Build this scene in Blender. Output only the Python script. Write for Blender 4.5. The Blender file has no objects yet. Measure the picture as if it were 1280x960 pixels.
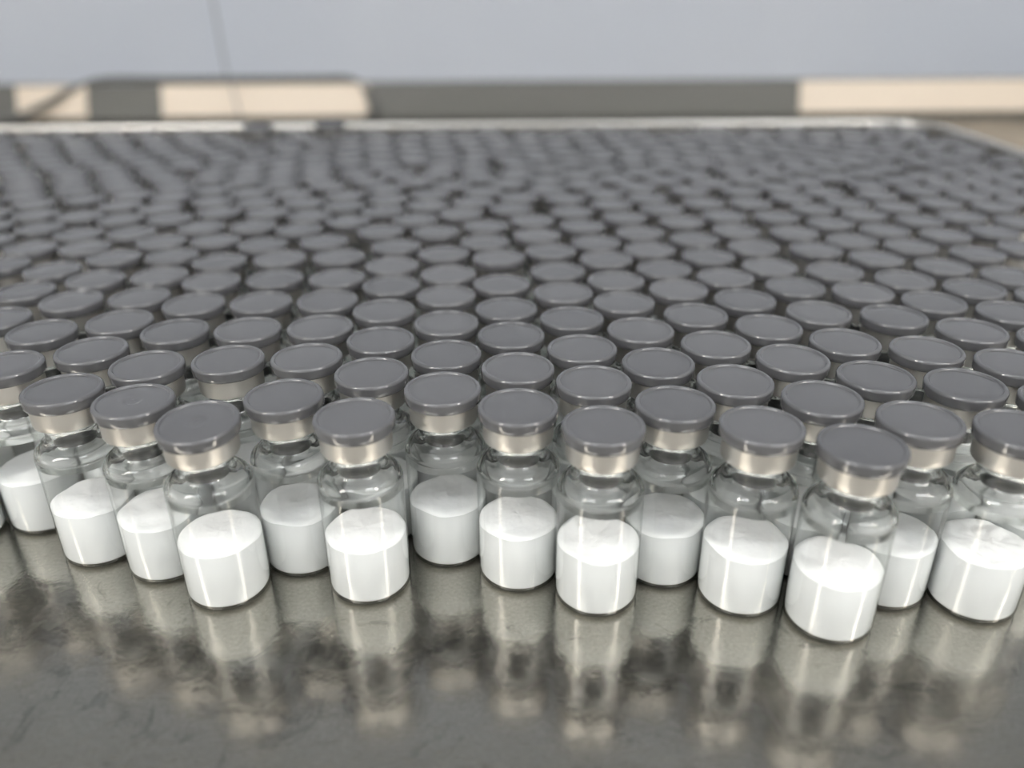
import bpy, bmesh, math, random
from mathutils import Matrix, Vector, noise

# ------------------------------------------------------------------ camera
scene = bpy.context.scene
MM = 0.001
TABLE_Z = 0.90                        # height of the steel table top above the floor
PITCH, ROLL = 0.461725, -0.0070115
cam_data = bpy.data.cameras.new('camera')
cam = bpy.data.objects.new('camera', cam_data)
scene.collection.objects.link(cam)
cp, sp, cr, sr = math.cos(PITCH), math.sin(PITCH), math.cos(ROLL), math.sin(ROLL)
fwd, rt, up = Vector((0, cp, -sp)), Vector((1, 0, 0)), Vector((0, sp, cp))
right = rt * cr + up * sr
upv = up * cr - rt * sr
rot = Matrix((right, upv, -fwd)).transposed().to_4x4()
cam.matrix_world = Matrix.Translation((0, 0, TABLE_Z + 0.10746)) @ rot
cam_data.sensor_width = 36.0
cam_data.lens = 36.0 * 1019.65 / 1280.0
cam_data.clip_start = 0.005
cam_data.clip_end = 50
cam_data.dof.use_dof = True
cam_data.dof.focus_distance = 0.162
cam_data.dof.aperture_fstop = 7.2
scene.camera = cam

# ------------------------------------------------------------------ world, exposure
world = bpy.data.worlds.new('world')
scene.world = world
world.use_nodes = True
world.node_tree.nodes['Background'].inputs[0].default_value = (0.8, 0.84, 0.9, 1)
world.node_tree.nodes['Background'].inputs[1].default_value = 0.3
scene.view_settings.view_transform = 'Standard'
scene.view_settings.look = 'None'
scene.view_settings.gamma = 1
scene.view_settings.use_curve_mapping = False
scene.view_settings.exposure = 0.50
scene.cycles.use_denoising = True
scene.cycles.max_bounces = 24
scene.cycles.diffuse_bounces = 5
scene.cycles.glossy_bounces = 6
scene.cycles.transmission_bounces = 8
scene.cycles.transparent_max_bounces = 48
scene.cycles.sample_clamp_indirect = 8
BAR_POWER = 24.0                      # radiance of the two hanging bar lamps
FILL_PANEL_POWER = 1.2                     # radiance of the fill panel added on the ceiling
TUBE_POWER = 11.0                     # radiance of the twin strips of the two ceiling lights
BAR_COLOR = (1.0, 0.955, 0.895)
TUBE_AND_FILL_PANEL_COLOR = (0.97, 0.985, 1.0)

# ------------------------------------------------------------------ helpers
col = scene.collection

def material(name, color, rough=0.5, metal=0.0, spec=0.5):
    m = bpy.data.materials.new(name)
    m.use_nodes = True
    b = m.node_tree.nodes['Principled BSDF']
    b.inputs['Base Color'].default_value = (*color, 1)
    b.inputs['Roughness'].default_value = rough
    b.inputs['Metallic'].default_value = metal
    b.inputs['Specular IOR Level'].default_value = spec
    return m

def nodes_of(m):
    nt = m.node_tree
    return nt, nt.nodes['Principled BSDF'], (lambda t: nt.nodes.new(t)), nt.links.new

def ramp(nt, stops):
    r = nt.nodes.new('ShaderNodeValToRGB')
    el = r.color_ramp.elements
    while len(el) < len(stops):
        el.new(0.5)
    for e, (p, c) in zip(el, stops):
        e.position = p
        e.color = (*c, 1) if len(c) == 3 else c
    return r

def mesh_object(name, mesh, parent=None, loc=(0, 0, 0)):
    o = bpy.data.objects.new(name, mesh)
    col.objects.link(o)
    o.parent = parent
    o.location = loc
    return o

def bm_mesh(name, bm, mat, smooth=True, angle=None):
    me = bpy.data.meshes.new(name)
    bm.normal_update()
    bm.to_mesh(me)
    bm.free()
    for m in (mat if isinstance(mat, (list, tuple)) else [mat]):
        me.materials.append(m)
    if smooth:
        me.polygons.foreach_set('use_smooth', [True] * len(me.polygons))
        if angle:
            me.set_sharp_from_angle(angle=math.radians(angle))
    return me

def lathe(bm, prof, segs=40, cx=0, cy=0, mi=0, wob=None):
    """Revolve (radius, z) pairs in mm; a radius of 0 closes the profile on the axis."""
    rings = []
    for k, (r, z) in enumerate(prof):
        if r < 1e-6:
            rings.append([bm.verts.new((cx * MM, cy * MM, z * MM))])
        else:
            ring = []
            for i in range(segs):
                a = 2 * math.pi * i / segs
                dz = wob(r, a) if wob else 0
                ring.append(bm.verts.new(((cx + r * math.cos(a)) * MM, (cy + r * math.sin(a)) * MM, (z + dz) * MM)))
            rings.append(ring)
    for a, b in zip(rings, rings[1:]):
        for i in range(segs):
            j = (i + 1) % segs
            if len(a) == 1 and len(b) == 1:
                continue
            if len(a) == 1:
                f = bm.faces.new((a[0], b[j], b[i]))
            elif len(b) == 1:
                f = bm.faces.new((a[i], a[j], b[0]))
            else:
                f = bm.faces.new((a[i], a[j], b[j], b[i]))
            f.material_index = mi

def box(bm, x0, x1, y0, y1, z0, z1, bevel=0.0):
    vs = [bm.verts.new((x, y, z)) for x in (x0, x1) for y in (y0, y1) for z in (z0, z1)]
    fs = [(0, 1, 3, 2), (4, 6, 7, 5), (0, 4, 5, 1), (2, 3, 7, 6), (0, 2, 6, 4), (1, 5, 7, 3)]
    faces = [bm.faces.new([vs[i] for i in f]) for f in fs]
    if bevel:
        bmesh.ops.bevel(bm, geom=list({e for f in faces for e in f.edges}), offset=bevel, segments=3, profile=0.6, affect='EDGES')

def tube(bm, pts, r, segs=12):
    """A round bar along a list of points (metres)."""
    pts = [Vector(p) for p in pts]
    rings = []
    nrm = None
    for i, p in enumerate(pts):
        t = (pts[min(i + 1, len(pts) - 1)] - pts[max(i - 1, 0)]).normalized()
        if nrm is None:
            nrm = t.orthogonal().normalized()
        nrm = (nrm - t * nrm.dot(t)).normalized()
        bn = t.cross(nrm)
        rings.append([bm.verts.new(p + (nrm * math.cos(2 * math.pi * k / segs) + bn * math.sin(2 * math.pi * k / segs)) * r) for k in range(segs)])
    for a, b in zip(rings, rings[1:]):
        for k in range(segs):
            bm.faces.new((a[k], a[(k + 1) % segs], b[(k + 1) % segs], b[k]))
    bm.faces.new(rings[0][::-1])
    bm.faces.new(rings[-1])

def tag(o, label=None, category=None, group=None, kind=None):
    for k, v in (('label', label), ('category', category), ('group', group), ('kind', kind)):
        if v:
            o[k] = v
    return o

def empty(name, loc):
    o = bpy.data.objects.new(name, None)
    o.empty_display_size = 0.005
    o.location = loc
    col.objects.link(o)
    return o

# ------------------------------------------------------------------ materials
def make_glass():
    """Thin clear glass wall: what is behind shows through, the skin mirrors at grazing angles, and the wall greys where it is seen edge-on."""
    m = bpy.data.materials.new('clear_glass')
    m.use_nodes = True
    nt = m.node_tree
    nt.nodes.clear()
    N, L = nt.nodes.new, nt.links.new
    out = N('ShaderNodeOutputMaterial')
    lw = N('ShaderNodeLayerWeight'); lw.inputs['Blend'].default_value = 0.5
    p5 = N('ShaderNodeMath'); p5.operation = 'POWER'; p5.inputs[1].default_value = 4.2
    L(lw.outputs['Facing'], p5.inputs[0])
    ma = N('ShaderNodeMath'); ma.operation = 'MULTIPLY_ADD'; ma.inputs[1].default_value = 0.75; ma.inputs[2].default_value = 0.05
    L(p5.outputs[0], ma.inputs[0])
    tr = N('ShaderNodeBsdfTransparent')
    edge = ramp(nt, [(0.0, (0.985, 0.99, 0.988)), (0.62, (0.955, 0.965, 0.96)), (0.86, (0.72, 0.74, 0.73)), (1.0, (0.25, 0.27, 0.265))])
    L(lw.outputs['Facing'], edge.inputs[0])
    L(edge.outputs[0], tr.inputs[0])
    gl = N('ShaderNodeBsdfGlossy'); gl.inputs['Roughness'].default_value = 0.0
    gl.inputs['Color'].default_value = (1, 1, 1, 1)
    mix = N('ShaderNodeMixShader')
    L(ma.outputs[0], mix.inputs[0]); L(tr.outputs[0], mix.inputs[1]); L(gl.outputs[0], mix.inputs[2])
    L(mix.outputs[0], out.inputs[0])
    return m

M_GLASS = make_glass()
M_GLASS_THICK = bpy.data.materials.new('thick_clear_glass')
M_GLASS_THICK.use_nodes = True
_nt = M_GLASS_THICK.node_tree
_g = _nt.nodes.new('ShaderNodeBsdfGlass')
_g.inputs['IOR'].default_value = 1.5
_g.inputs['Roughness'].default_value = 0.0
_g.inputs['Color'].default_value = (0.985, 0.99, 0.985, 1)
_nt.links.new(_g.outputs[0], _nt.nodes['Material Output'].inputs[0])

def make_cap_plastic(name, rough, spec):
    m = material(name, (0.20, 0.20, 0.215), rough, 0.0, spec)
    nt, b, N, L = nodes_of(m)
    tc = N('ShaderNodeTexCoord')
    nz = N('ShaderNodeTexNoise'); nz.inputs['Scale'].default_value = 260; nz.inputs['Detail'].default_value = 3
    L(tc.outputs['Object'], nz.inputs['Vector'])
    bp = N('ShaderNodeBump'); bp.inputs['Strength'].default_value = 0.02; bp.inputs['Distance'].default_value = 0.0004
    L(nz.outputs['Fac'], bp.inputs['Height']); L(bp.outputs[0], b.inputs['Normal'])
    oi = N('ShaderNodeObjectInfo')
    r = ramp(nt, [(0, (0.088, 0.089, 0.095)), (1, (0.102, 0.1025, 0.109))])
    L(oi.outputs['Random'], r.inputs[0]); L(r.outputs[0], b.inputs['Base Color'])
    return m

M_CAP = make_cap_plastic('grey_cap_plastic', 0.24, 0.6)
M_CAP_RIM = make_cap_plastic('grey_cap_plastic_glossy_rim', 0.06, 0.75)
M_ALU = material('satin_aluminium', (0.60, 0.58, 0.555), 0.42, 1.0)
M_RUBBER = material('dark_grey_rubber', (0.035, 0.036, 0.038), 0.30)

def make_powder():
    m = material('white_powder_cake', (0.97, 0.975, 0.975), 0.95, 0.0, 0.1)
    nt, b, N, L = nodes_of(m)
    tc = N('ShaderNodeTexCoord')
    nz = N('ShaderNodeTexNoise'); nz.inputs['Scale'].default_value = 900; nz.inputs['Detail'].default_value = 6
    L(tc.outputs['Object'], nz.inputs['Vector'])
    bp = N('ShaderNodeBump'); bp.inputs['Strength'].default_value = 0.3; bp.inputs['Distance'].default_value = 0.0004
    L(nz.outputs['Fac'], bp.inputs['Height']); L(bp.outputs[0], b.inputs['Normal'])
    return m

M_POWDER = make_powder()
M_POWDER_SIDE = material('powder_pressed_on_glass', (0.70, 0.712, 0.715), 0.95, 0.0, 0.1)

def make_steel():
    """Worn brushed stainless sheet: uneven gloss, fine wavy relief, small dark stains and pits."""
    m = material('worn_stainless_steel', (0.44, 0.43, 0.395), 0.25, 1.0)
    nt, b, N, L = nodes_of(m)
    tc = N('ShaderNodeTexCoord')
    n1 = N('ShaderNodeTexNoise'); n1.inputs['Scale'].default_value = 26; n1.inputs['Detail'].default_value = 6; n1.inputs['Distortion'].default_value = 0.6
    L(tc.outputs['Object'], n1.inputs['Vector'])
    rr = ramp(nt, [(0.3, (0.13, 0.13, 0.13)), (0.7, (0.20, 0.20, 0.20))])
    L(n1.outputs['Fac'], rr.inputs[0]); L(rr.outputs[0], b.inputs['Roughness'])
    # stains: thin curved blotches
    n2 = N('ShaderNodeTexNoise'); n2.inputs['Scale'].default_value = 95; n2.inputs['Detail'].default_value = 8; n2.inputs['Roughness'].default_value = 0.7; n2.inputs['Distortion'].default_value = 1.4
    L(tc.outputs['Object'], n2.inputs['Vector'])
    st = ramp(nt, [(0.0, (0.51, 0.49, 0.445)), (0.57, (0.50, 0.48, 0.43)), (0.63, (0.36, 0.35, 0.32)), (0.70, (0.44, 0.43, 0.40))])
    L(n2.outputs['Fac'], st.inputs[0])
    n5 = N('ShaderNodeTexNoise'); n5.inputs['Scale'].default_value = 1400; n5.inputs['Detail'].default_value = 4
    L(tc.outputs['Object'], n5.inputs['Vector'])
    gr = ramp(nt, [(0.3, (0.80, 0.80, 0.80)), (0.7, (1.0, 1.0, 1.0))])
    L(n5.outputs['Fac'], gr.inputs[0])
    # dried droplets: small dark rings, sparse
    vo = N('ShaderNodeTexVoronoi'); vo.inputs['Scale'].default_value = 55; vo.inputs['Randomness'].default_value = 1.0
    nw = N('ShaderNodeTexNoise'); nw.inputs['Scale'].default_value = 300
    L(tc.outputs['Object'], nw.inputs['Vector'])
    ad = N('ShaderNodeMixRGB'); ad.blend_type = 'ADD'; ad.inputs[0].default_value = 0.005
    L(tc.outputs['Object'], ad.inputs[1]); L(nw.outputs['Color'], ad.inputs[2]); L(ad.outputs[0], vo.inputs['Vector'])
    ring = ramp(nt, [(0.0, (0.92, 0.92, 0.92)), (0.07, (0.85, 0.85, 0.85)), (0.095, (0.62, 0.62, 0.62)), (0.12, (1, 1, 1))])
    L(vo.outputs['Distance'], ring.inputs[0])
    keep = N('ShaderNodeMath'); keep.operation = 'GREATER_THAN'; keep.inputs[1].default_value = 0.72
    sepc = N('ShaderNodeSeparateColor'); L(vo.outputs['Color'], sepc.inputs[0]); L(sepc.outputs[0], keep.inputs[0])
    m1 = N('ShaderNodeMixRGB'); m1.blend_type = 'MULTIPLY'; m1.inputs[0].default_value = 1
    L(st.outputs[0], m1.inputs[1]); L(gr.outputs[0], m1.inputs[2])
    m2 = N('ShaderNodeMixRGB'); m2.blend_type = 'MULTIPLY'
    L(keep.outputs[0], m2.inputs[0]); L(m1.outputs[0], m2.inputs[1]); L(ring.outputs[0], m2.inputs[2])
    L(m2.outputs[0], b.inputs['Base Color'])
    n3 = N('ShaderNodeTexNoise'); n3.inputs['Scale'].default_value = 420; n3.inputs['Detail'].default_value = 5
    L(tc.outputs['Object'], n3.inputs['Vector'])
    bp = N('ShaderNodeBump'); bp.inputs['Strength'].default_value = 0.10; bp.inputs['Distance'].default_value = 0.0006
    L(n3.outputs['Fac'], bp.inputs['Height'])
    n4 = N('ShaderNodeTexNoise'); n4.inputs['Scale'].default_value = 60; n4.inputs['Detail'].default_value = 2
    L(tc.outputs['Object'], n4.inputs['Vector'])
    bp2 = N('ShaderNodeBump'); bp2.inputs['Strength'].default_value = 0.025; bp2.inputs['Distance'].default_value = 0.002
    L(n4.outputs['Fac'], bp2.inputs['Height']); L(bp.outputs[0], bp2.inputs['Normal']); L(bp2.outputs[0], b.inputs['Normal'])
    return m

M_STEEL = make_steel()
M_FRAME = material('polished_steel_strip', (0.78, 0.76, 0.72), 0.28, 1.0)
M_LIP_REFLECTION = material('cream_painted_reflection', (0.62, 0.53, 0.43), 0.4)  # warm lamp reflections in the lip, put into a cream base colour
M_LIP = material('grey_glossy_lip', (0.105, 0.104, 0.095), 0.5, 0.0, 0.4)
M_DARK = material('dark_grey_hose', (0.10, 0.10, 0.095), 0.45)
M_CABLE = material('grey_cable', (0.16, 0.17, 0.18), 0.5)

def make_wall(name, c0, c1):
    m = material(name, c0, 0.75, 0.0, 0.2)
    nt, b, N, L = nodes_of(m)
    tc = N('ShaderNodeTexCoord')
    nz = N('ShaderNodeTexNoise'); nz.inputs['Scale'].default_value = 2.0; nz.inputs['Detail'].default_value = 3
    L(tc.outputs['Object'], nz.inputs['Vector'])
    r = ramp(nt, [(0.3, c0), (0.7, c1)])
    L(nz.outputs['Fac'], r.inputs[0]); L(r.outputs[0], b.inputs['Base Color'])
    return m

M_WALL = make_wall('pale_blue_grey_wall', (0.51, 0.545, 0.61), (0.58, 0.605, 0.655))
M_WHITE = make_wall('white_room_paint', (0.84, 0.84, 0.83), (0.86, 0.86, 0.85))
M_CEIL = make_wall('white_ceiling_paint', (0.80, 0.80, 0.79), (0.83, 0.83, 0.82))
M_FLOOR = make_wall('grey_vinyl_floor', (0.34, 0.35, 0.36), (0.38, 0.39, 0.40))
M_LAMP_FRAME = material('white_lamp_metal', (0.8, 0.8, 0.8), 0.4)

def lit(name, power, color):
    m = bpy.data.materials.new(name)
    m.use_nodes = True
    b = m.node_tree.nodes['Principled BSDF']
    b.inputs['Emission Color'].default_value = (*color, 1)
    b.inputs['Emission Strength'].default_value = power
    return m

M_BAR = lit('lit_bar_diffuser', BAR_POWER, BAR_COLOR)
M_TUBE = lit('lit_tube_diffuser', TUBE_POWER, TUBE_AND_FILL_PANEL_COLOR)
M_FILL_PANEL = lit('added_fill_panel_diffuser', FILL_PANEL_POWER, TUBE_AND_FILL_PANEL_COLOR)

# ------------------------------------------------------------------ room
RX, RY0, RY1, RZ = 1.35, -1.15, 1.05, 2.2

def slab(name, x0, x1, y0, y1, z0, z1, mat):
    bm = bmesh.new()
    box(bm, x0, x1, y0, y1, z0, z1)
    return tag(mesh_object(name, bm_mesh(name, bm, mat, smooth=False)), kind='structure')

slab('floor', -RX, RX, RY0, RY1, -0.1, 0.0, M_FLOOR)
slab('ceiling', -RX, RX, RY0, RY1, RZ, RZ + 0.1, M_CEIL)
slab('wall_back', -RX, RX, RY1, RY1 + 0.1, 0, RZ, M_WALL)
slab('wall_left', -RX - 0.1, -RX, RY0, RY1, 0, RZ, M_WHITE)
slab('wall_right', RX, RX + 0.1, RY0, RY1, 0, RZ, M_WHITE)
slab('wall_front', -RX, RX, RY0 - 0.1, RY0, 0, RZ, M_WHITE)

# ------------------------------------------------------------------ lamps: two bar lamps hung behind the camera, one fill panel added on the ceiling
for x, y, z, length, side in ((-0.64, -0.36, 0.64, 0.64, 'left'), (0.74, -0.36, 0.70, 0.64, 'right')):
    t = tag(empty('bar_lamp', (x, y, TABLE_Z + z)), 'white twin-strip bar lamp hung over the ' + side + ' front of the steel table', 'lamp')
    t.rotation_euler = (0, 0, math.atan2(y - 0.14, x) )
    bm = bmesh.new()
    box(bm, -length / 2 - 0.02, length / 2 + 0.02, -0.06, 0.06, 0.001, 0.04, 0.006)
    mesh_object('lamp_housing', bm_mesh('lamp_housing', bm, M_LAMP_FRAME, angle=30), t)
    for s in (-1, 1):
        bm = bmesh.new()
        box(bm, -length / 2, length / 2, s * 0.026 - 0.017, s * 0.026 + 0.017, -0.012, 0.0)
        mesh_object('lamp_diffuser', bm_mesh('lamp_diffuser', bm, M_BAR, smooth=False), t)
        bm = bmesh.new()
        tube(bm, [(s * length * 0.35, 0, 0.039), (s * length * 0.35, 0, RZ - TABLE_Z - z)], 0.004, 8)
        mesh_object('hanging_rod', bm_mesh('hanging_rod', bm, M_LAMP_FRAME), t)
for x, side in ((-0.62, 'left'), (0.62, 'right')):
    t = tag(empty('ceiling_or_fill_light', (x, -0.62, RZ)), 'white twin-strip light on the ceiling behind the camera, on the ' + side, 'light')
    bm = bmesh.new()
    box(bm, -0.32, 0.32, -0.19, 0.19, -0.03, -0.001, 0.004)
    mesh_object('lamp_housing', bm_mesh('lamp_housing', bm, M_LAMP_FRAME, angle=30), t)
    for s in (-1, 1):
        bm = bmesh.new()
        box(bm, -0.30, 0.30, s * 0.09 - 0.06, s * 0.09 + 0.06, -0.036, -0.0305)
        mesh_object('lamp_diffuser', bm_mesh('lamp_diffuser', bm, M_TUBE, smooth=False), t)
t = tag(empty('ceiling_or_fill_light', (0, 0.15, RZ)), 'large white fill light panel added on the ceiling above the steel table', 'light')  # unseen panel, added as soft fill from above
bm = bmesh.new()
box(bm, -0.64, 0.64, -0.34, 0.34, -0.03, -0.001, 0.004)
mesh_object('lamp_housing', bm_mesh('lamp_housing', bm, M_LAMP_FRAME, angle=30), t)
bm = bmesh.new()
box(bm, -0.6, 0.6, -0.3, 0.3, -0.036, -0.0305)
mesh_object('lamp_diffuser', bm_mesh('lamp_diffuser', bm, M_FILL_PANEL, smooth=False), t)

# ------------------------------------------------------------------ steel table
TX, TY0, TY1 = 1.05, -0.45, 0.735
table = tag(empty('steel_table', (0, 0.14, 0)), 'worn stainless steel table under the packed vials, with a raised back lip', 'table')
bm = bmesh.new()
box(bm, -TX, TX, TY0 - 0.14, TY1 - 0.14, TABLE_Z - 0.04, TABLE_Z, 0.002)
mesh_object('table_top', bm_mesh('table_top', bm, M_STEEL, angle=30), table)
# back lip: a low board that leans back
bm = bmesh.new()
ly, lz = TY1 - 0.14, TABLE_Z
sec = [(ly + 0.0005, lz - 0.04), (ly + 0.0005, lz + 0.001), (ly + 0.0092, lz + 0.027), (ly + 0.024, lz + 0.027), (ly + 0.024, lz - 0.04)]
ends = [[bm.verts.new((x, y, z)) for y, z in sec] for x in (-TX, TX)]
for k in range(5):
    bm.faces.new((ends[0][k], ends[0][(k + 1) % 5], ends[1][(k + 1) % 5], ends[1][k]))
bm.faces.new(ends[0][::-1]); bm.faces.new(ends[1])
bmesh.ops.recalc_face_normals(bm, faces=bm.faces)
mesh_object('back_lip', bm_mesh('back_lip', bm, M_LIP, smooth=False), table)
for x0, x1 in ((-0.425, -0.365), (-0.300, -0.122), (0.250, 0.62)):      # lamp reflections in the sloping lip, painted as thin cream plates
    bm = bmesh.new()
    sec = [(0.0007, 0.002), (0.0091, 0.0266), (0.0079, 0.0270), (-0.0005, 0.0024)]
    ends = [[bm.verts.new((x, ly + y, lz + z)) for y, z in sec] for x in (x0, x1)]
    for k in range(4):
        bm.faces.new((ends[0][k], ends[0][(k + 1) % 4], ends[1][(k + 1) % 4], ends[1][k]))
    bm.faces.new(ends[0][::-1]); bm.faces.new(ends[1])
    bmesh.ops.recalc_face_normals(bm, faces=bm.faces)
    tag(mesh_object('reflection_plate', bm_mesh('reflection_plate', bm, M_LIP_REFLECTION, smooth=False), table), 'cream lamp reflection painted as a thin plate on the back lip')
for x in (-TX + 0.06, TX - 0.06):
    for y in (TY0 - 0.14 + 0.06, TY1 - 0.14 - 0.06):
        bm = bmesh.new()
        box(bm, x - 0.02, x + 0.02, y - 0.02, y + 0.02, 0, TABLE_Z - 0.0405, 0.003)
        mesh_object('leg', bm_mesh('table_leg', bm, M_FRAME, angle=30), table)

# ------------------------------------------------------------------ tray frame round the back and sides of the field of vials
def frame_path(x0, x1, yb, yf, r, n=10):
    pts = [(x0, yf)]
    for k in range(n + 1):
        a = math.pi - k / n * math.pi / 2
        pts.append((x0 + r + r * math.cos(a), yb - r + r * math.sin(a)))
    for k in range(n + 1):
        a = math.pi / 2 - k / n * math.pi / 2
        pts.append((x1 - r + r * math.cos(a), yb - r + r * math.sin(a)))
    pts.append((x1, yf))
    return pts

fr = tag(empty('tray_frame', (0, 0.445, TABLE_Z)), 'thin polished steel frame strip with rounded corners behind the packed vials', 'frame')
FY = 0.445
inner = frame_path(-0.3045, 0.2195, 0.0, 0.19 - FY, 0.028)
outer = frame_path(-0.3055, 0.2205, 0.001, 0.19 - FY, 0.029)
bm = bmesh.new()
rows = []
for z in (0.0002, 0.0370):
    rows.append(([bm.verts.new((x, y, z)) for x, y in inner], [bm.verts.new((x, y, z)) for x, y in outer]))
for i in range(len(inner) - 1):
    (a0, b0), (a1, b1) = rows
    bm.faces.new((a0[i], a0[i + 1], a1[i + 1], a1[i]))
    bm.faces.new((b0[i + 1], b0[i], b1[i], b1[i + 1]))
    bm.faces.new((a1[i], a1[i + 1], b1[i + 1], b1[i]))
    bm.faces.new((a0[i + 1], a0[i], b0[i], b0[i + 1]))
for i in (0, -1):
    bm.faces.new((rows[0][0][i], rows[1][0][i], rows[1][1][i], rows[0][1][i]))
bmesh.ops.recalc_face_normals(bm, faces=bm.faces)
mesh_object('strip', bm_mesh('frame_strip', bm, M_FRAME, angle=30), fr)
bm = bmesh.new()
mid = frame_path(-0.305, 0.220, 0.0005, 0.19 - FY, 0.0285)
tube(bm, [(x, y, 0.0381) for x, y in mid], 0.0016, 10)
mesh_object('rolled_rim', bm_mesh('rolled_rim', bm, M_FRAME), fr)

# ------------------------------------------------------------------ hose and cable behind the frame
from_hose = [(-0.50, 0.716, 0.0029), (-0.43, 0.722, 0.0032), (-0.40, 0.730, 0.012), (-0.375, 0.742, 0.0245), (-0.35, 0.752, 0.0305), (-0.30, 0.754, 0.0299), (-0.22, 0.754, 0.0299), (-0.165, 0.754, 0.0300), (-0.140, 0.750, 0.0300), (-0.125, 0.7425, 0.022), (-0.119, 0.733, 0.010), (-0.118, 0.727, 0.0045), (-0.121, 0.718, 0.0029)]

def smooth(pts, n=8):
    pts = [Vector(p) for p in pts]
    out = []
    for i in range(len(pts) - 1):
        p0, p1, p2, p3 = pts[max(i - 1, 0)], pts[i], pts[i + 1], pts[min(i + 2, len(pts) - 1)]
        for k in range(n):
            s = k / n
            out.append(0.5 * ((2 * p1) + (p2 - p0) * s + (2 * p0 - 5 * p1 + 4 * p2 - p3) * s * s + (3 * p1 - p0 - 3 * p2 + p3) * s ** 3))
    out.append(pts[-1])
    return out

bm = bmesh.new()
tube(bm, smooth(from_hose), 0.0028, 12)
tag(mesh_object('hose', bm_mesh('hose', bm, M_DARK), None, (0, 0, TABLE_Z)), 'dark grey hose with a rounded bend lying along the back lip of the table', 'hose')
bm = bmesh.new()
tube(bm, smooth([(-0.262, 0.725, RZ - TABLE_Z), (-0.246, 0.725, 0.60), (-0.238, 0.724, 0.10), (-0.233, 0.724, 0.03), (-0.229, 0.722, 0.0012)], 6), 0.0009, 8)
tag(mesh_object('cable', bm_mesh('cable', bm, M_CABLE), None, (0, 0, TABLE_Z)), 'thin grey cable hanging straight down in front of the pale wall', 'cable')


# ------------------------------------------------------------------ vials
def arc(cx, cz, r, a0, a1, n):
    return [(cx + r * math.cos(math.radians(a0 + (a1 - a0) * k / n)), cz + r * math.sin(math.radians(a0 + (a1 - a0) * k / n))) for k in range(n + 1)]

GLASS_FOOT = [(0, 0.45), (4.5, 0.35), (6.0, 0.05)] + arc(6.85, 1.1, 1.12, -90, 0, 5) + [(7.97, 9), (7.97, 16), (7.97, 22.6)]
GLASS_TOP = ([(7.97, 22.6), (7.97, 23.9)] + arc(5.27, 24.0, 2.7, 2, 66, 9) + [(5.9, 26.72), (5.4, 27.1), (5.1, 27.7), (5.0, 28.4), (4.98, 30.9),
             (3.85, 30.9), (3.85, 28.2), (3.95, 27.2), (4.3, 26.5), (4.9, 26.0)] + arc(5.27, 24.0, 1.75, 75, 6, 7) + [(7.3, 23.6), (7.97, 22.6)])
COLLAR_PROF = [(4.98, 30.95), (5.4, 30.8), (6.2, 30.82), (6.48, 31.0), (6.58, 31.3), (6.58, 32.6), (6.62, 34.2), (6.62, 35.0), (6.3, 35.0)]
CAP_PROF = ([(6.3, 35.0), (6.9, 34.85), (7.2, 34.9), (7.33, 35.1), (7.40, 35.9), (7.42, 36.6)] + arc(6.80, 36.72, 0.62, 0, 90, 8) + arc(6.72, 37.0, 0.34, 95, 150, 3)
            + [(6.34, 37.02), (6.22, 36.99), (6.1, 37.03), (4.0, 37.10)])
CAP_PLAIN = CAP_PROF + [(2.0, 37.12), (0, 37.12)]
CAP_DIMPLE = CAP_PROF + [(2.6, 37.12), (2.0, 37.15), (1.5, 37.05), (1.0, 36.92), (0.6, 37.0), (0.3, 37.06), (0, 37.07)]
STOPPER_PROF = [(0, 26.0), (3.1, 25.9), (3.6, 26.1), (3.8, 26.8), (3.82, 27.8), (3.83, 30.85), (4.9, 31.0), (4.9, 33.0), (0, 33.0)]

def powder_mesh(name, h, amp, seed, crumb=0.0, segs=40):
    rnd = random.Random(seed)
    ox, oy = rnd.uniform(0, 50), rnd.uniform(0, 50)
    bm = bmesh.new()
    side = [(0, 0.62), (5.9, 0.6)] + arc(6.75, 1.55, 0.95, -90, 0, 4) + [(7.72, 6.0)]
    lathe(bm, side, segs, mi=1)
    rim_verts = [v for v in bm.verts if abs(v.co.z - 6.0 * MM) < 1e-7]
    def hz(x, y):
        r = math.hypot(x, y) / 7.72
        z = h + 0.25 - 0.15 * r * r - 0.45 * max(0.0, (r - 0.86) / 0.14) ** 2.2
        z += amp * noise.noise(Vector((x * 0.16 + ox, y * 0.16 + oy, 0)))
        z += (amp * 0.2 + crumb) * noise.noise(Vector((x * 0.45 + ox, y * 0.55 + oy, 3))) * (1 - r ** 8)
        z += 0.16 * noise.noise(Vector((x * 1.3 + ox, y * 1.3 + oy, 11)))
        if crumb:
            z += crumb * 0.7 * abs(noise.noise(Vector((x * 1.1 + ox, y * 1.1 + oy, 7)))) * (1 - r ** 8)
        return z
    prev = rim_verts
    for r in (7.72, 7.66, 7.55, 7.4, 7.2, 6.95, 6.65, 6.2, 5.7, 4.9, 4.0, 3.1, 2.2, 1.3, 0.6):
        ring = []
        for i in range(segs):
            a = 2 * math.pi * i / segs
            x, y = r * math.cos(a), r * math.sin(a)
            dz = 0
            ring.append(bm.verts.new((x * MM, y * MM, (hz(x, y) + dz) * MM)))
        for i in range(segs):
            j = (i + 1) % segs
            f = bm.faces.new((prev[i], prev[j], ring[j], ring[i]))
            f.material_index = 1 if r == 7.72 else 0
        prev = ring
    c = bm.verts.new((0, 0, hz(0, 0) * MM))
    for i in range(segs):
        bm.faces.new((prev[i], prev[(i + 1) % segs], c))
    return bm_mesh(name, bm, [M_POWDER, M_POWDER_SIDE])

def lathe_mesh(name, prof, mat, segs=40, angle=None):
    bm = bmesh.new()
    lathe(bm, prof, segs)
    return bm_mesh(name, bm, mat, angle=angle)

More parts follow.
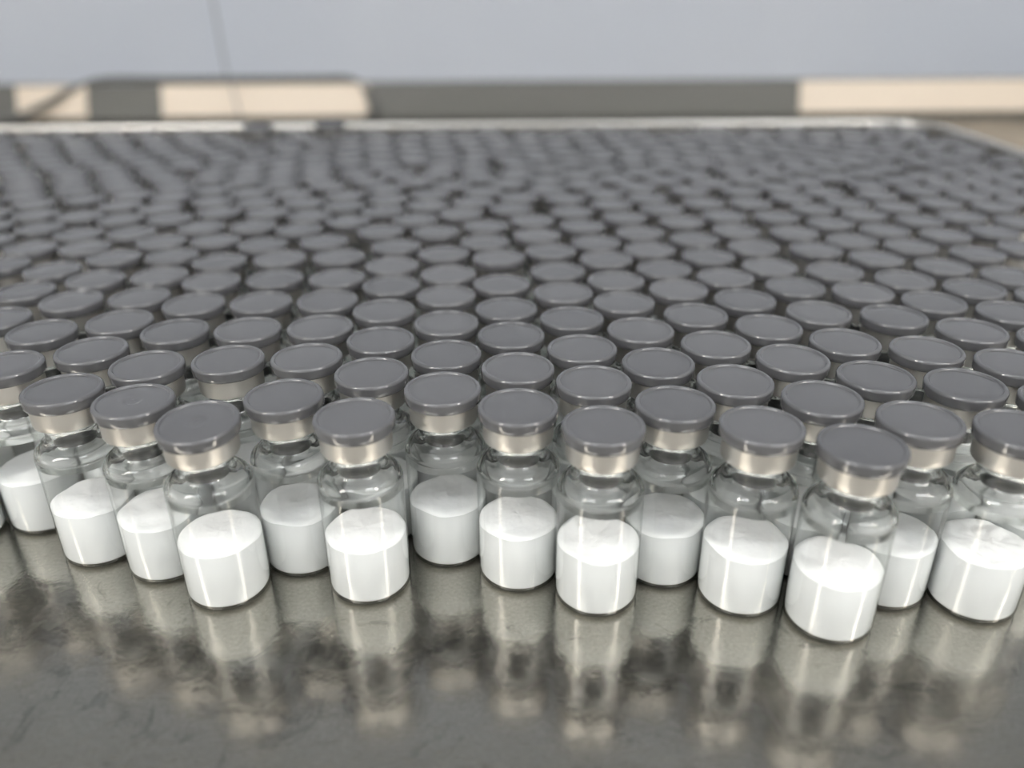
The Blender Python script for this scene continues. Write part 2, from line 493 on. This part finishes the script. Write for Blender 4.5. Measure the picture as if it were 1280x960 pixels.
bm = bmesh.new()
lathe(bm, GLASS_FOOT, 56)
lathe(bm, GLASS_TOP, 56, mi=1)
ME_GLASS = bm_mesh('glass_body', bm, [M_GLASS, M_GLASS_THICK])
ME_COLLAR = lathe_mesh('collar', COLLAR_PROF, M_ALU, 48, 40)
def cap_mesh(name, prof):
    bm = bmesh.new()
    lathe(bm, prof[:19], 64, mi=1)
    lathe(bm, prof[18:], 64)
    bmesh.ops.remove_doubles(bm, verts=bm.verts, dist=1e-7)
    return bm_mesh(name, bm, [M_CAP, M_CAP_RIM], angle=50)

ME_CAP = cap_mesh('flip_cap', CAP_PLAIN)
ME_CAP_DIMPLE = cap_mesh('flip_cap_dimpled', CAP_DIMPLE)
ME_STOPPER = lathe_mesh('stopper', STOPPER_PROF, M_RUBBER, 32, 40)
ME_POWDER = [powder_mesh('powder', 12.9 + d, a, s) for s, (d, a) in enumerate(((0.0, 0.5), (0.25, 0.9), (-0.3, 0.6), (0.1, 1.2)))]
ME_CRUMB = powder_mesh('powder_crumbled', 13.2, 1.0, 21, 0.55, 56)

# vials by file: a file is the line of touching vials that runs back from a vial of the front edge; (x, y) in mm from the point of the table below the camera
FILES = [
    (-119.0, 145.3, -119.8, 177.1, -123.5, 195.9, -124.8, 212.7, -125.7, 233.8, -118.3, 249.3, -112.6, 266.0),
    (-103.8, 151.5, -105.3, 169.1, -108.2, 188.9, -109.5, 204.9, -112.9, 223.8, -105.3, 239.4, -98.4, 254.7, -98.8, 274.1, -106.0, 289.0, -111.8, 306.9, -104.2, 321.1, -107.6, 336.8, -111.0, 352.5),
    (-86.5, 140.2, -89.4, 158.7, -90.3, 174.9, -92.3, 191.1, -93.6, 207.5, -96.7, 225.0, -89.2, 240.0, -82.2, 255.7, -82.4, 273.2, -89.8, 287.5, -96.5, 302.0, -88.9, 316.2, -92.3, 331.9, -95.7, 347.6),
    (-70.8, 135.2, -74.5, 150.9, -75.4, 169.0, -77.1, 186.1, -78.3, 202.8, -81.5, 219.5),
    (-56.1, 127.2, -58.7, 153.5, -59.3, 169.7, -61.0, 187.0, -62.2, 204.5, -65.2, 222.0, -73.8, 235.6, -66.7, 251.5, -67.1, 268.3, -72.9, 286.5, -80.5, 300.6),
    (-43.1, 136.8, -42.7, 154.4, -43.3, 170.9, -45.0, 187.8, -45.8, 204.4, -48.9, 223.1, -56.1, 238.2, -52.8, 261.1, -57.7, 281.3, -60.3, 297.1, -69.8, 312.6, -77.0, 327.0, -80.4, 342.7, -83.8, 358.4),
    (-28.4, 128.5, -28.0, 146.6, -28.5, 163.3, -30.2, 180.8, -30.8, 198.5, -32.7, 214.8, -33.8, 232.8, -40.6, 249.1, -43.3, 274.1, -44.0, 290.6, -47.2, 306.4, -55.5, 320.0, -62.8, 334.4, -68.4, 353.3),
    (-13.3, 139.4, -13.7, 155.5, -14.9, 172.7, -16.2, 190.6, -16.7, 207.1, -19.3, 225.3, -23.2, 247.8, -31.2, 262.5, -28.8, 280.9, -29.4, 297.2, -22.4, 311.7, -29.0, 332.7, -28.5, 348.7),
    (1.1, 131.8, 1.2, 148.6, -0.1, 165.5, -1.2, 181.5, -2.5, 199.1, -3.5, 221.1, -7.8, 236.6, -8.0, 254.2, -16.8, 269.5, -13.3, 285.2, -10.5, 301.0, -12.8, 324.6, -14.7, 340.5, -15.9, 358.6),
    (16.0, 124.7, 15.9, 142.0, 14.9, 158.0, 13.9, 175.1, 12.9, 192.3, 12.4, 209.1, 11.4, 227.2, 7.9, 243.4, 6.9, 260.5, -0.0, 276.1, 2.8, 291.9, -0.8, 313.8, 2.0, 330.7, 2.7, 350.3),
    (30.0, 132.6, 29.8, 150.4, 28.7, 167.7, 27.2, 185.1, 27.1, 201.1, 26.5, 219.2, 25.3, 235.2, 22.6, 253.4, 20.5, 270.8, 19.6, 289.1, 13.5, 303.9, 14.0, 320.0, 15.1, 340.0, 14.0, 361.7),
    (43.7, 124.3, 43.4, 142.0, 43.6, 159.6, 42.8, 176.6, 42.0, 194.0, 41.1, 210.1, 40.0, 227.9, 39.7, 245.3, 37.3, 263.2, 34.9, 280.8, 34.2, 296.8, 27.7, 311.5, 27.0, 329.3, 26.3, 351.5),
    (58.6, 117.3, 57.7, 134.4, 57.7, 151.9, 57.6, 169.0, 56.7, 186.3, 55.9, 202.9, 55.4, 221.1, 54.9, 238.0, 55.0, 257.8, 51.2, 273.7, 48.5, 289.5, 47.6, 306.8, 41.0, 321.5, 38.5, 340.6, 39.0, 361.4),
    (72.1, 125.9, 71.3, 143.4, 71.5, 160.4, 71.7, 177.5, 71.7, 195.2, 69.9, 211.5, 70.4, 229.5, 69.6, 246.7, 70.0, 264.3, 67.2, 282.0, 65.8, 300.6, 59.3, 317.9, 52.5, 332.7, 52.5, 352.7),
    (87.7, 122.2, 86.9, 139.5, 87.0, 155.9, 88.1, 174.8, 87.3, 191.2, 86.0, 207.2, 87.6, 226.6, 86.9, 244.1, 86.9, 262.9, 83.2, 281.0, 84.6, 298.9, 76.3, 312.7, 71.8, 328.1, 65.1, 342.7, 67.1, 359.5),
    (101.5, 132.9, 101.4, 148.9, 101.6, 166.1, 101.5, 183.8, 101.5, 200.1, 101.6, 218.2, 101.1, 235.4, 101.6, 254.7, 102.0, 272.6, 99.5, 288.5, 99.8, 304.5, 91.4, 318.2, 90.3, 335.5, 94.2, 356.3),
    (116.7, 160.7, 116.0, 176.8, 115.9, 193.1, 116.4, 210.6, 116.0, 229.2, 115.3, 246.0, 116.2, 264.5, 116.2, 280.5, 113.7, 296.4, 112.8, 313.9, 104.4, 327.6, 104.2, 343.7),
    (130.5, 186.4, 130.2, 202.4, 131.5, 221.9, 131.4, 240.4, 131.2, 257.2, 131.1, 274.4, 131.5, 291.6, 134.2, 307.4, 126.9, 321.7, 118.5, 335.4, 118.2, 351.5),
    (-141.3, 217.8, -141.8, 233.8, -134.3, 248.1, -128.7, 265.5, -121.1, 279.6, -123.1, 295.5, -127.3, 311.0, -119.5, 326.0, -123.0, 341.8, -124.4, 361.3),
    (147.8, 226.9, 147.8, 243.9, 147.0, 261.5, 148.0, 279.2, 149.2, 297.6, 148.9, 313.9, 141.4, 328.5, 132.8, 342.8, 132.3, 359.1),
    (-158.7, 241.6, -150.0, 255.1, -144.2, 270.0, -136.7, 284.2, -139.1, 300.1, -135.5, 324.8, -137.2, 351.5),
    (161.7, 254.9, 164.0, 273.8, 163.3, 289.9, 162.9, 306.0, 162.6, 322.3, 154.7, 337.6, 146.4, 351.3),
    (-167.9, 258.0, -160.1, 272.0, -153.7, 293.6, -148.7, 312.9, -157.0, 326.7, -164.5, 341.9),
    (-176.9, 273.8, -168.6, 287.5, -163.9, 307.6, -172.1, 321.4, -179.3, 335.7, -174.5, 354.5),
    (177.5, 282.4, 177.1, 298.5, 176.6, 314.5, 177.5, 333.8, 172.2, 349.0),
    (-178.9, 299.8, -186.4, 314.0),
    (191.1, 307.6, 189.9, 323.6, 191.8, 341.2, 186.5, 356.4),
    (-36.9, 318.7, -45.3, 332.4, -53.4, 347.5),
    (-194.8, 328.6, -204.0, 341.8, -200.0, 360.3),
    (204.1, 330.9, 210.5, 352.3),
    (-145.2, 337.6, -153.6, 353.6),
    (-189.3, 348.3),
    (79.7, 349.4),
    (-214.6, 353.8),
    (-41.5, 358.2),
    (160.1, 359.6),
]
REST = [-123.7, 160.6, -142.1, 201.8, 177.2, 250.8, -183.9, 256.6, 180.1, 266.6, -192.8, 271.0, 193.4, 275.6, -187.2, 286.1, 191.6, 291.5, 209.6, 298.4, -197.4, 298.5, -202.4, 313.8, 205.6, 314.4, -215.2, 323.6, -220.3, 338.8, -230.5, 351.7, -99.1, 363.3, -56.5, 364.1, 200.3, 364.7, -239.1, 365.3, 107.4, 365.3, -1.5, 365.9, -163.5, 366.3, 81.6, 366.3, -143.5, 366.3, -185.2, 366.6, -223.2, 367.4, 146.1, 367.4, -28.8, 368.1, 173.3, 368.8, -71.8, 369.0, 54.3, 369.3, 122.2, 371.6, 26.6, 371.6, -112.5, 372.0, -208.5, 373.9, -87.2, 374.1, -43.7, 374.1, -14.5, 375.3, 94.9, 375.4, 188.5, 375.6, 68.9, 376.1, -130.8, 376.2, 158.6, 377.4, 9.5, 377.5, 41.1, 378.5, -248.1, 378.6, 208.6, 378.8, -153.5, 378.8, -173.2, 379.1, 136.0, 379.9, -58.7, 380.0, -193.8, 380.2, -232.1, 380.7, 109.7, 381.6, -101.2, 383.4, -31.4, 384.5, 172.9, 384.8, -73.9, 384.9, 82.1, 385.1, 55.7, 385.3, -118.8, 386.8, -3.5, 387.0, 22.5, 387.1, -217.5, 387.2, -141.1, 389.1, 196.6, 389.4, 123.5, 389.9, 148.1, 390.4, -46.5, 390.5, 96.8, 391.6, -163.2, 391.7, -182.8, 391.9, -257.0, 392.0, -88.0, 392.6, -18.1, 393.5, -202.5, 393.6, -241.1, 394.0, 37.0, 394.1, 69.0, 394.3, -62.5, 396.2, 9.5, 396.5, 162.7, 397.2, 182.7, 397.6, 210.1, 398.3, -106.5, 398.6, -128.8, 399.4, 110.7, 399.7, -33.9, 400.3, 135.6, 400.4, 51.6, 400.8, 83.7, 401.2, -224.3, 401.8, -150.7, 401.9, -5.2, 403.0, -76.6, 403.9, 23.2, 404.9, -171.0, 405.7, -265.4, 405.9, -190.0, 406.3, 196.2, 406.3, -49.6, 406.9, 150.1, 407.2, -93.3, 407.8, -209.6, 408.1, 97.7, 409.1, -249.6, 409.2, -20.6, 409.4, 64.9, 409.9, 122.8, 410.2, -117.2, 410.5, 170.0, 411.5, -138.4, 412.3, 8.0, 412.5, -64.0, 413.9, -234.4, 414.3, 37.6, 414.5, -36.5, 416.2, -158.9, 416.3, 79.4, 416.7, 184.8, 417.7, -276.2, 417.9, 138.2, 418.5, -81.9, 419.0, -104.1, 419.7, -198.6, 419.8, -8.7, 420.1, -177.8, 420.2, 52.6, 420.2, 109.0, 420.5, -219.6, 420.6, 21.7, 420.9, -260.5, 421.2, 156.9, 421.8, 200.3, 421.8, -126.5, 423.6, 93.4, 424.6, -245.2, 426.2, 124.1, 426.2, -23.9, 426.2, -50.5, 427.3, 172.0, 427.5, 7.3, 428.5, -69.3, 429.1, -149.8, 429.5, -286.3, 430.3, 34.5, 430.6, -165.8, 430.8, 65.0, 431.4, -91.9, 431.6, -188.5, 432.3, 145.2, 432.9, -112.3, 433.5, -207.1, 433.5, -36.8, 435.8, -232.5, 436.0, 207.8, 436.0, -11.2, 436.0, 49.6, 436.0, 190.3, 436.0, -266.8, 436.0, 105.0, 436.0]


ORD = ['first', 'second', 'third', 'fourth', 'fifth', 'sixth', 'seventh', 'eighth', 'ninth', 'tenth', 'eleventh', 'twelfth', 'thirteenth', 'fourteenth', 'fifteenth', 'sixteenth']
# per file: the label of its foremost vial, and of those behind it
NAMES = [
    ('glass vial cut by the left edge of the photo, only its white foot showing',
     'grey-capped vial, %s along the left edge of the photo, counted up from its lower corner'),
    ('second front vial from the left, its cap half cut by the left edge',
     'grey-capped vial, %s vial back behind the second front vial from the left'),
    ('third front vial from the left, level grey cap and bright steel-coloured collar',
     'grey-capped vial, %s vial back behind the third front vial from the left'),
    ('front vial with a dimpled cap, half hidden by the vial with the tilted cap',
     'grey-capped vial, %s vial back behind the half-hidden front vial with the dimpled cap'),
    ('front vial whose dimpled cap tilts toward the viewer and catches a pale sheen',
     'grey-capped vial, %s vial back behind the front vial with the tilted cap'),
    ('set-back front vial just right of the vial with the tilted dimpled cap',
     'grey-capped vial, %s vial back behind the front vial right of the tilted cap'),
    ('front vial standing free, seventh front vial from the left',
     'grey-capped vial, %s vial back behind the seventh front vial from the left'),
    ('set-back front vial, eighth from the left, its powder in the shade',
     'grey-capped vial, %s vial back behind the eighth front vial from the left'),
    ("ninth front vial from the left, just behind the middle front vial's left shoulder",
     'grey-capped vial, %s vial back behind the ninth front vial from the left'),
    ('tenth front vial from the left, the one standing out in the middle',
     'grey-capped vial, %s vial back behind the tenth front vial from the left'),
    ('set-back front vial, eleventh from the left, right behind the middle one',
     'grey-capped vial, %s vial back behind the eleventh front vial from the left'),
    ("twelfth front vial from the left, touching the nearest vial's left side",
     'grey-capped vial, %s vial back behind the twelfth front vial from the left'),
    ('nearest and lowest front vial, with the largest grey cap',
     'grey-capped vial, %s vial back behind the nearest front vial'),
    ('front vial between the nearest vial and the vial with crumbly powder',
     'grey-capped vial, %s vial back behind the front vial right of the nearest one'),
    ('front vial with crumbly-topped powder, its cap cut by the right edge',
     'grey-capped vial, %s vial back behind the front vial with crumbly powder'),
    ('front vial of the first file cut off by the right edge of the photo',
     'grey-capped vial, %s in the first file cut off by the right edge of the photo'),
    ('front vial of the second file cut off by the right edge of the photo',
     'grey-capped vial, %s in the second file cut off by the right edge of the photo'),
    ('front vial of the third file cut off by the right edge of the photo',
     'grey-capped vial, %s in the third file cut off by the right edge of the photo'),
    ('front vial of the first file cut off by the left edge of the photo',
     'grey-capped vial, %s in the first file cut off by the left edge of the photo'),
    ('front vial of the fourth file cut off by the right edge of the photo',
     'grey-capped vial, %s in the fourth file cut off by the right edge of the photo'),
    ('front vial of the second file cut off by the left edge of the photo',
     'grey-capped vial, %s in the second file cut off by the left edge of the photo'),
    ('front vial of the fifth file cut off by the right edge of the photo',
     'grey-capped vial, %s in the fifth file cut off by the right edge of the photo'),
    ('front vial of the third file cut off by the left edge of the photo',
     'grey-capped vial, %s in the third file cut off by the left edge of the photo'),
    ('front vial of the fourth file cut off by the left edge of the photo',
     'grey-capped vial, %s in the fourth file cut off by the left edge of the photo'),
    ('front vial of the sixth file cut off by the right edge of the photo',
     'grey-capped vial, %s in the sixth file cut off by the right edge of the photo'),
    ('front vial of the fifth file cut off by the left edge of the photo',
     'grey-capped vial, %s in the fifth file cut off by the left edge of the photo'),
    ('front vial of the seventh file cut off by the right edge of the photo',
     'grey-capped vial, %s in the seventh file cut off by the right edge of the photo'),
    ('blurred grey-capped vial far back left of the middle, heading a short extra file',
     'blurred grey-capped vial, %s in the short extra file far back left of the middle'),
    ('front vial of the sixth file cut off by the left edge of the photo',
     'grey-capped vial, %s in the sixth file cut off by the left edge of the photo'),
    ('front vial of the eighth file cut off by the right edge of the photo',
     'grey-capped vial, %s in the eighth file cut off by the right edge of the photo'),
    ('blurred grey-capped vial far back far to the left, heading a short extra file',
     'blurred grey-capped vial, %s in the short extra file far back far to the left'),
    ('blurred grey-capped vial far back close to the left edge, heading a short extra file',
     'blurred grey-capped vial, %s in the short extra file far back close to the left edge'),
    ('blurred grey-capped vial far back right of the middle, heading a short extra file',
     'blurred grey-capped vial, %s in the short extra file far back '),
    ('front vial of the seventh file cut off by the left edge of the photo',
     'grey-capped vial, %s in the seventh file cut off by the left edge of the photo'),
    ('blurred grey-capped vial far back left of the middle, farther back, heading a short extra file',
     'blurred grey-capped vial, %s in the short extra file far back '),
    ('blurred grey-capped vial far back far to the right, heading a short extra file',
     'blurred grey-capped vial, %s in the short extra file far back '),
]


GROUP = 'grey-capped vials of white powder packed on the steel table'

def make_vial():
    root = empty('glass_vial', (0, 0, TABLE_Z))
    mesh_object('glass_body', ME_GLASS, root)
    mesh_object('powder', ME_POWDER[0], root)
    mesh_object('stopper', ME_STOPPER, root)
    mesh_object('collar', ME_COLLAR, root)
    mesh_object('flip_cap', ME_CAP, root)
    return root

proto = make_vial()
proto_parts = list(proto.children)
rng = random.Random(11)
first = True
for fi, pts in enumerate(FILES):
    head_label, behind = NAMES[fi]
    for k in range(len(pts) // 2):
        x, y = pts[2 * k], pts[2 * k + 1]
        if first:
            v, parts = proto, proto_parts
            first = False
        else:
            v = proto.copy(); col.objects.link(v)
            parts = []
            for p in proto_parts:
                c = p.copy(); col.objects.link(c); c.parent = v
                parts.append(c)
        v.location = (x * MM, y * MM, TABLE_Z + 0.0001)
        v.rotation_euler = (0, 0, 0 if (fi, k) == (4, 0) else rng.uniform(0, 6.28))
        label = head_label if k == 0 else behind % ORD[k - 1 if ' back behind ' in behind else k]
        tag(v, label, 'vial', GROUP)
        for p in parts:
            n = p.name.split('.')[0]
            if n == 'powder':
                p.data = ME_CRUMB if (fi, k) == (14, 0) else ME_POWDER[(fi * 7 + k * 3) % 4]
            elif n == 'collar' and (fi, k) == (4, 0):
                p.rotation_euler = (0.04, -0.01, 0)
                p.location = (0.01 * 0.033, 0.04 * 0.033, 0)
            elif n == 'flip_cap':
                # caps sit a touch crooked; the cap of one front vial is clearly tilted towards the lens
                if (fi, k) in ((3, 0), (4, 0)):
                    p.data = ME_CAP_DIMPLE
                tx, ty = rng.gauss(0, 0.006), rng.gauss(0, 0.006)
                if (fi, k) == (4, 0):
                    tx, ty = 0.075, -0.02
                p.rotation_euler = (tx, ty, 0)
                p.location = (-ty * 0.0365, tx * 0.0365, 0.0001)

# the rest of the field, beyond the three hundred nearest: one mesh
bm = bmesh.new()
G2 = [(0, 0.2), (7.0, 0.1), (7.97, 1.1), (7.97, 24), (7.2, 26), (5.9, 26.9), (4.95, 28.2), (4.95, 30.9)]
P2 = [(0, 0.6), (6.8, 0.6), (7.72, 1.5), (7.72, 13), (0, 12.9)]
S2 = [(0, 26.7), (4.3, 26.7), (4.4, 31), (0, 31)]
C2 = [(4.98, 30.95), (6.3, 30.85), (6.58, 31.3), (6.62, 35.0), (6.3, 35.0)]
K2 = [(6.3, 35.0), (7.2, 34.9), (7.4, 35.3), (7.41, 36.95), (7.2, 37.33), (6.8, 37.4), (6.4, 37.12), (0, 37.22)]
# two stoppers at the far end stand half out of their necks
RAISED = {min(range(0, len(REST), 2), key=lambda i: (REST[i] - px) ** 2 + (REST[i + 1] - 432) ** 2) for px in (-128.0, -94.0)}
for i in range(0, len(REST), 2):
    x, y = REST[i], REST[i + 1]
    lift = 4.5 if i in RAISED else 0.0
    for mi, prof in enumerate((G2, P2, S2, C2, K2)):
        lathe(bm, [(r, z + (lift if mi > 2 else 0)) for r, z in prof], 24, x, y, mi)
rest = mesh_object('far_vials', bm_mesh('far_vials', bm, [M_GLASS, M_POWDER, M_RUBBER, M_ALU, M_CAP], angle=40), None, (0, 0, TABLE_Z + 0.0001))
tag(rest, 'blurred mass of grey-capped vials filling the far end of the tray', 'vials', None, 'stuff')
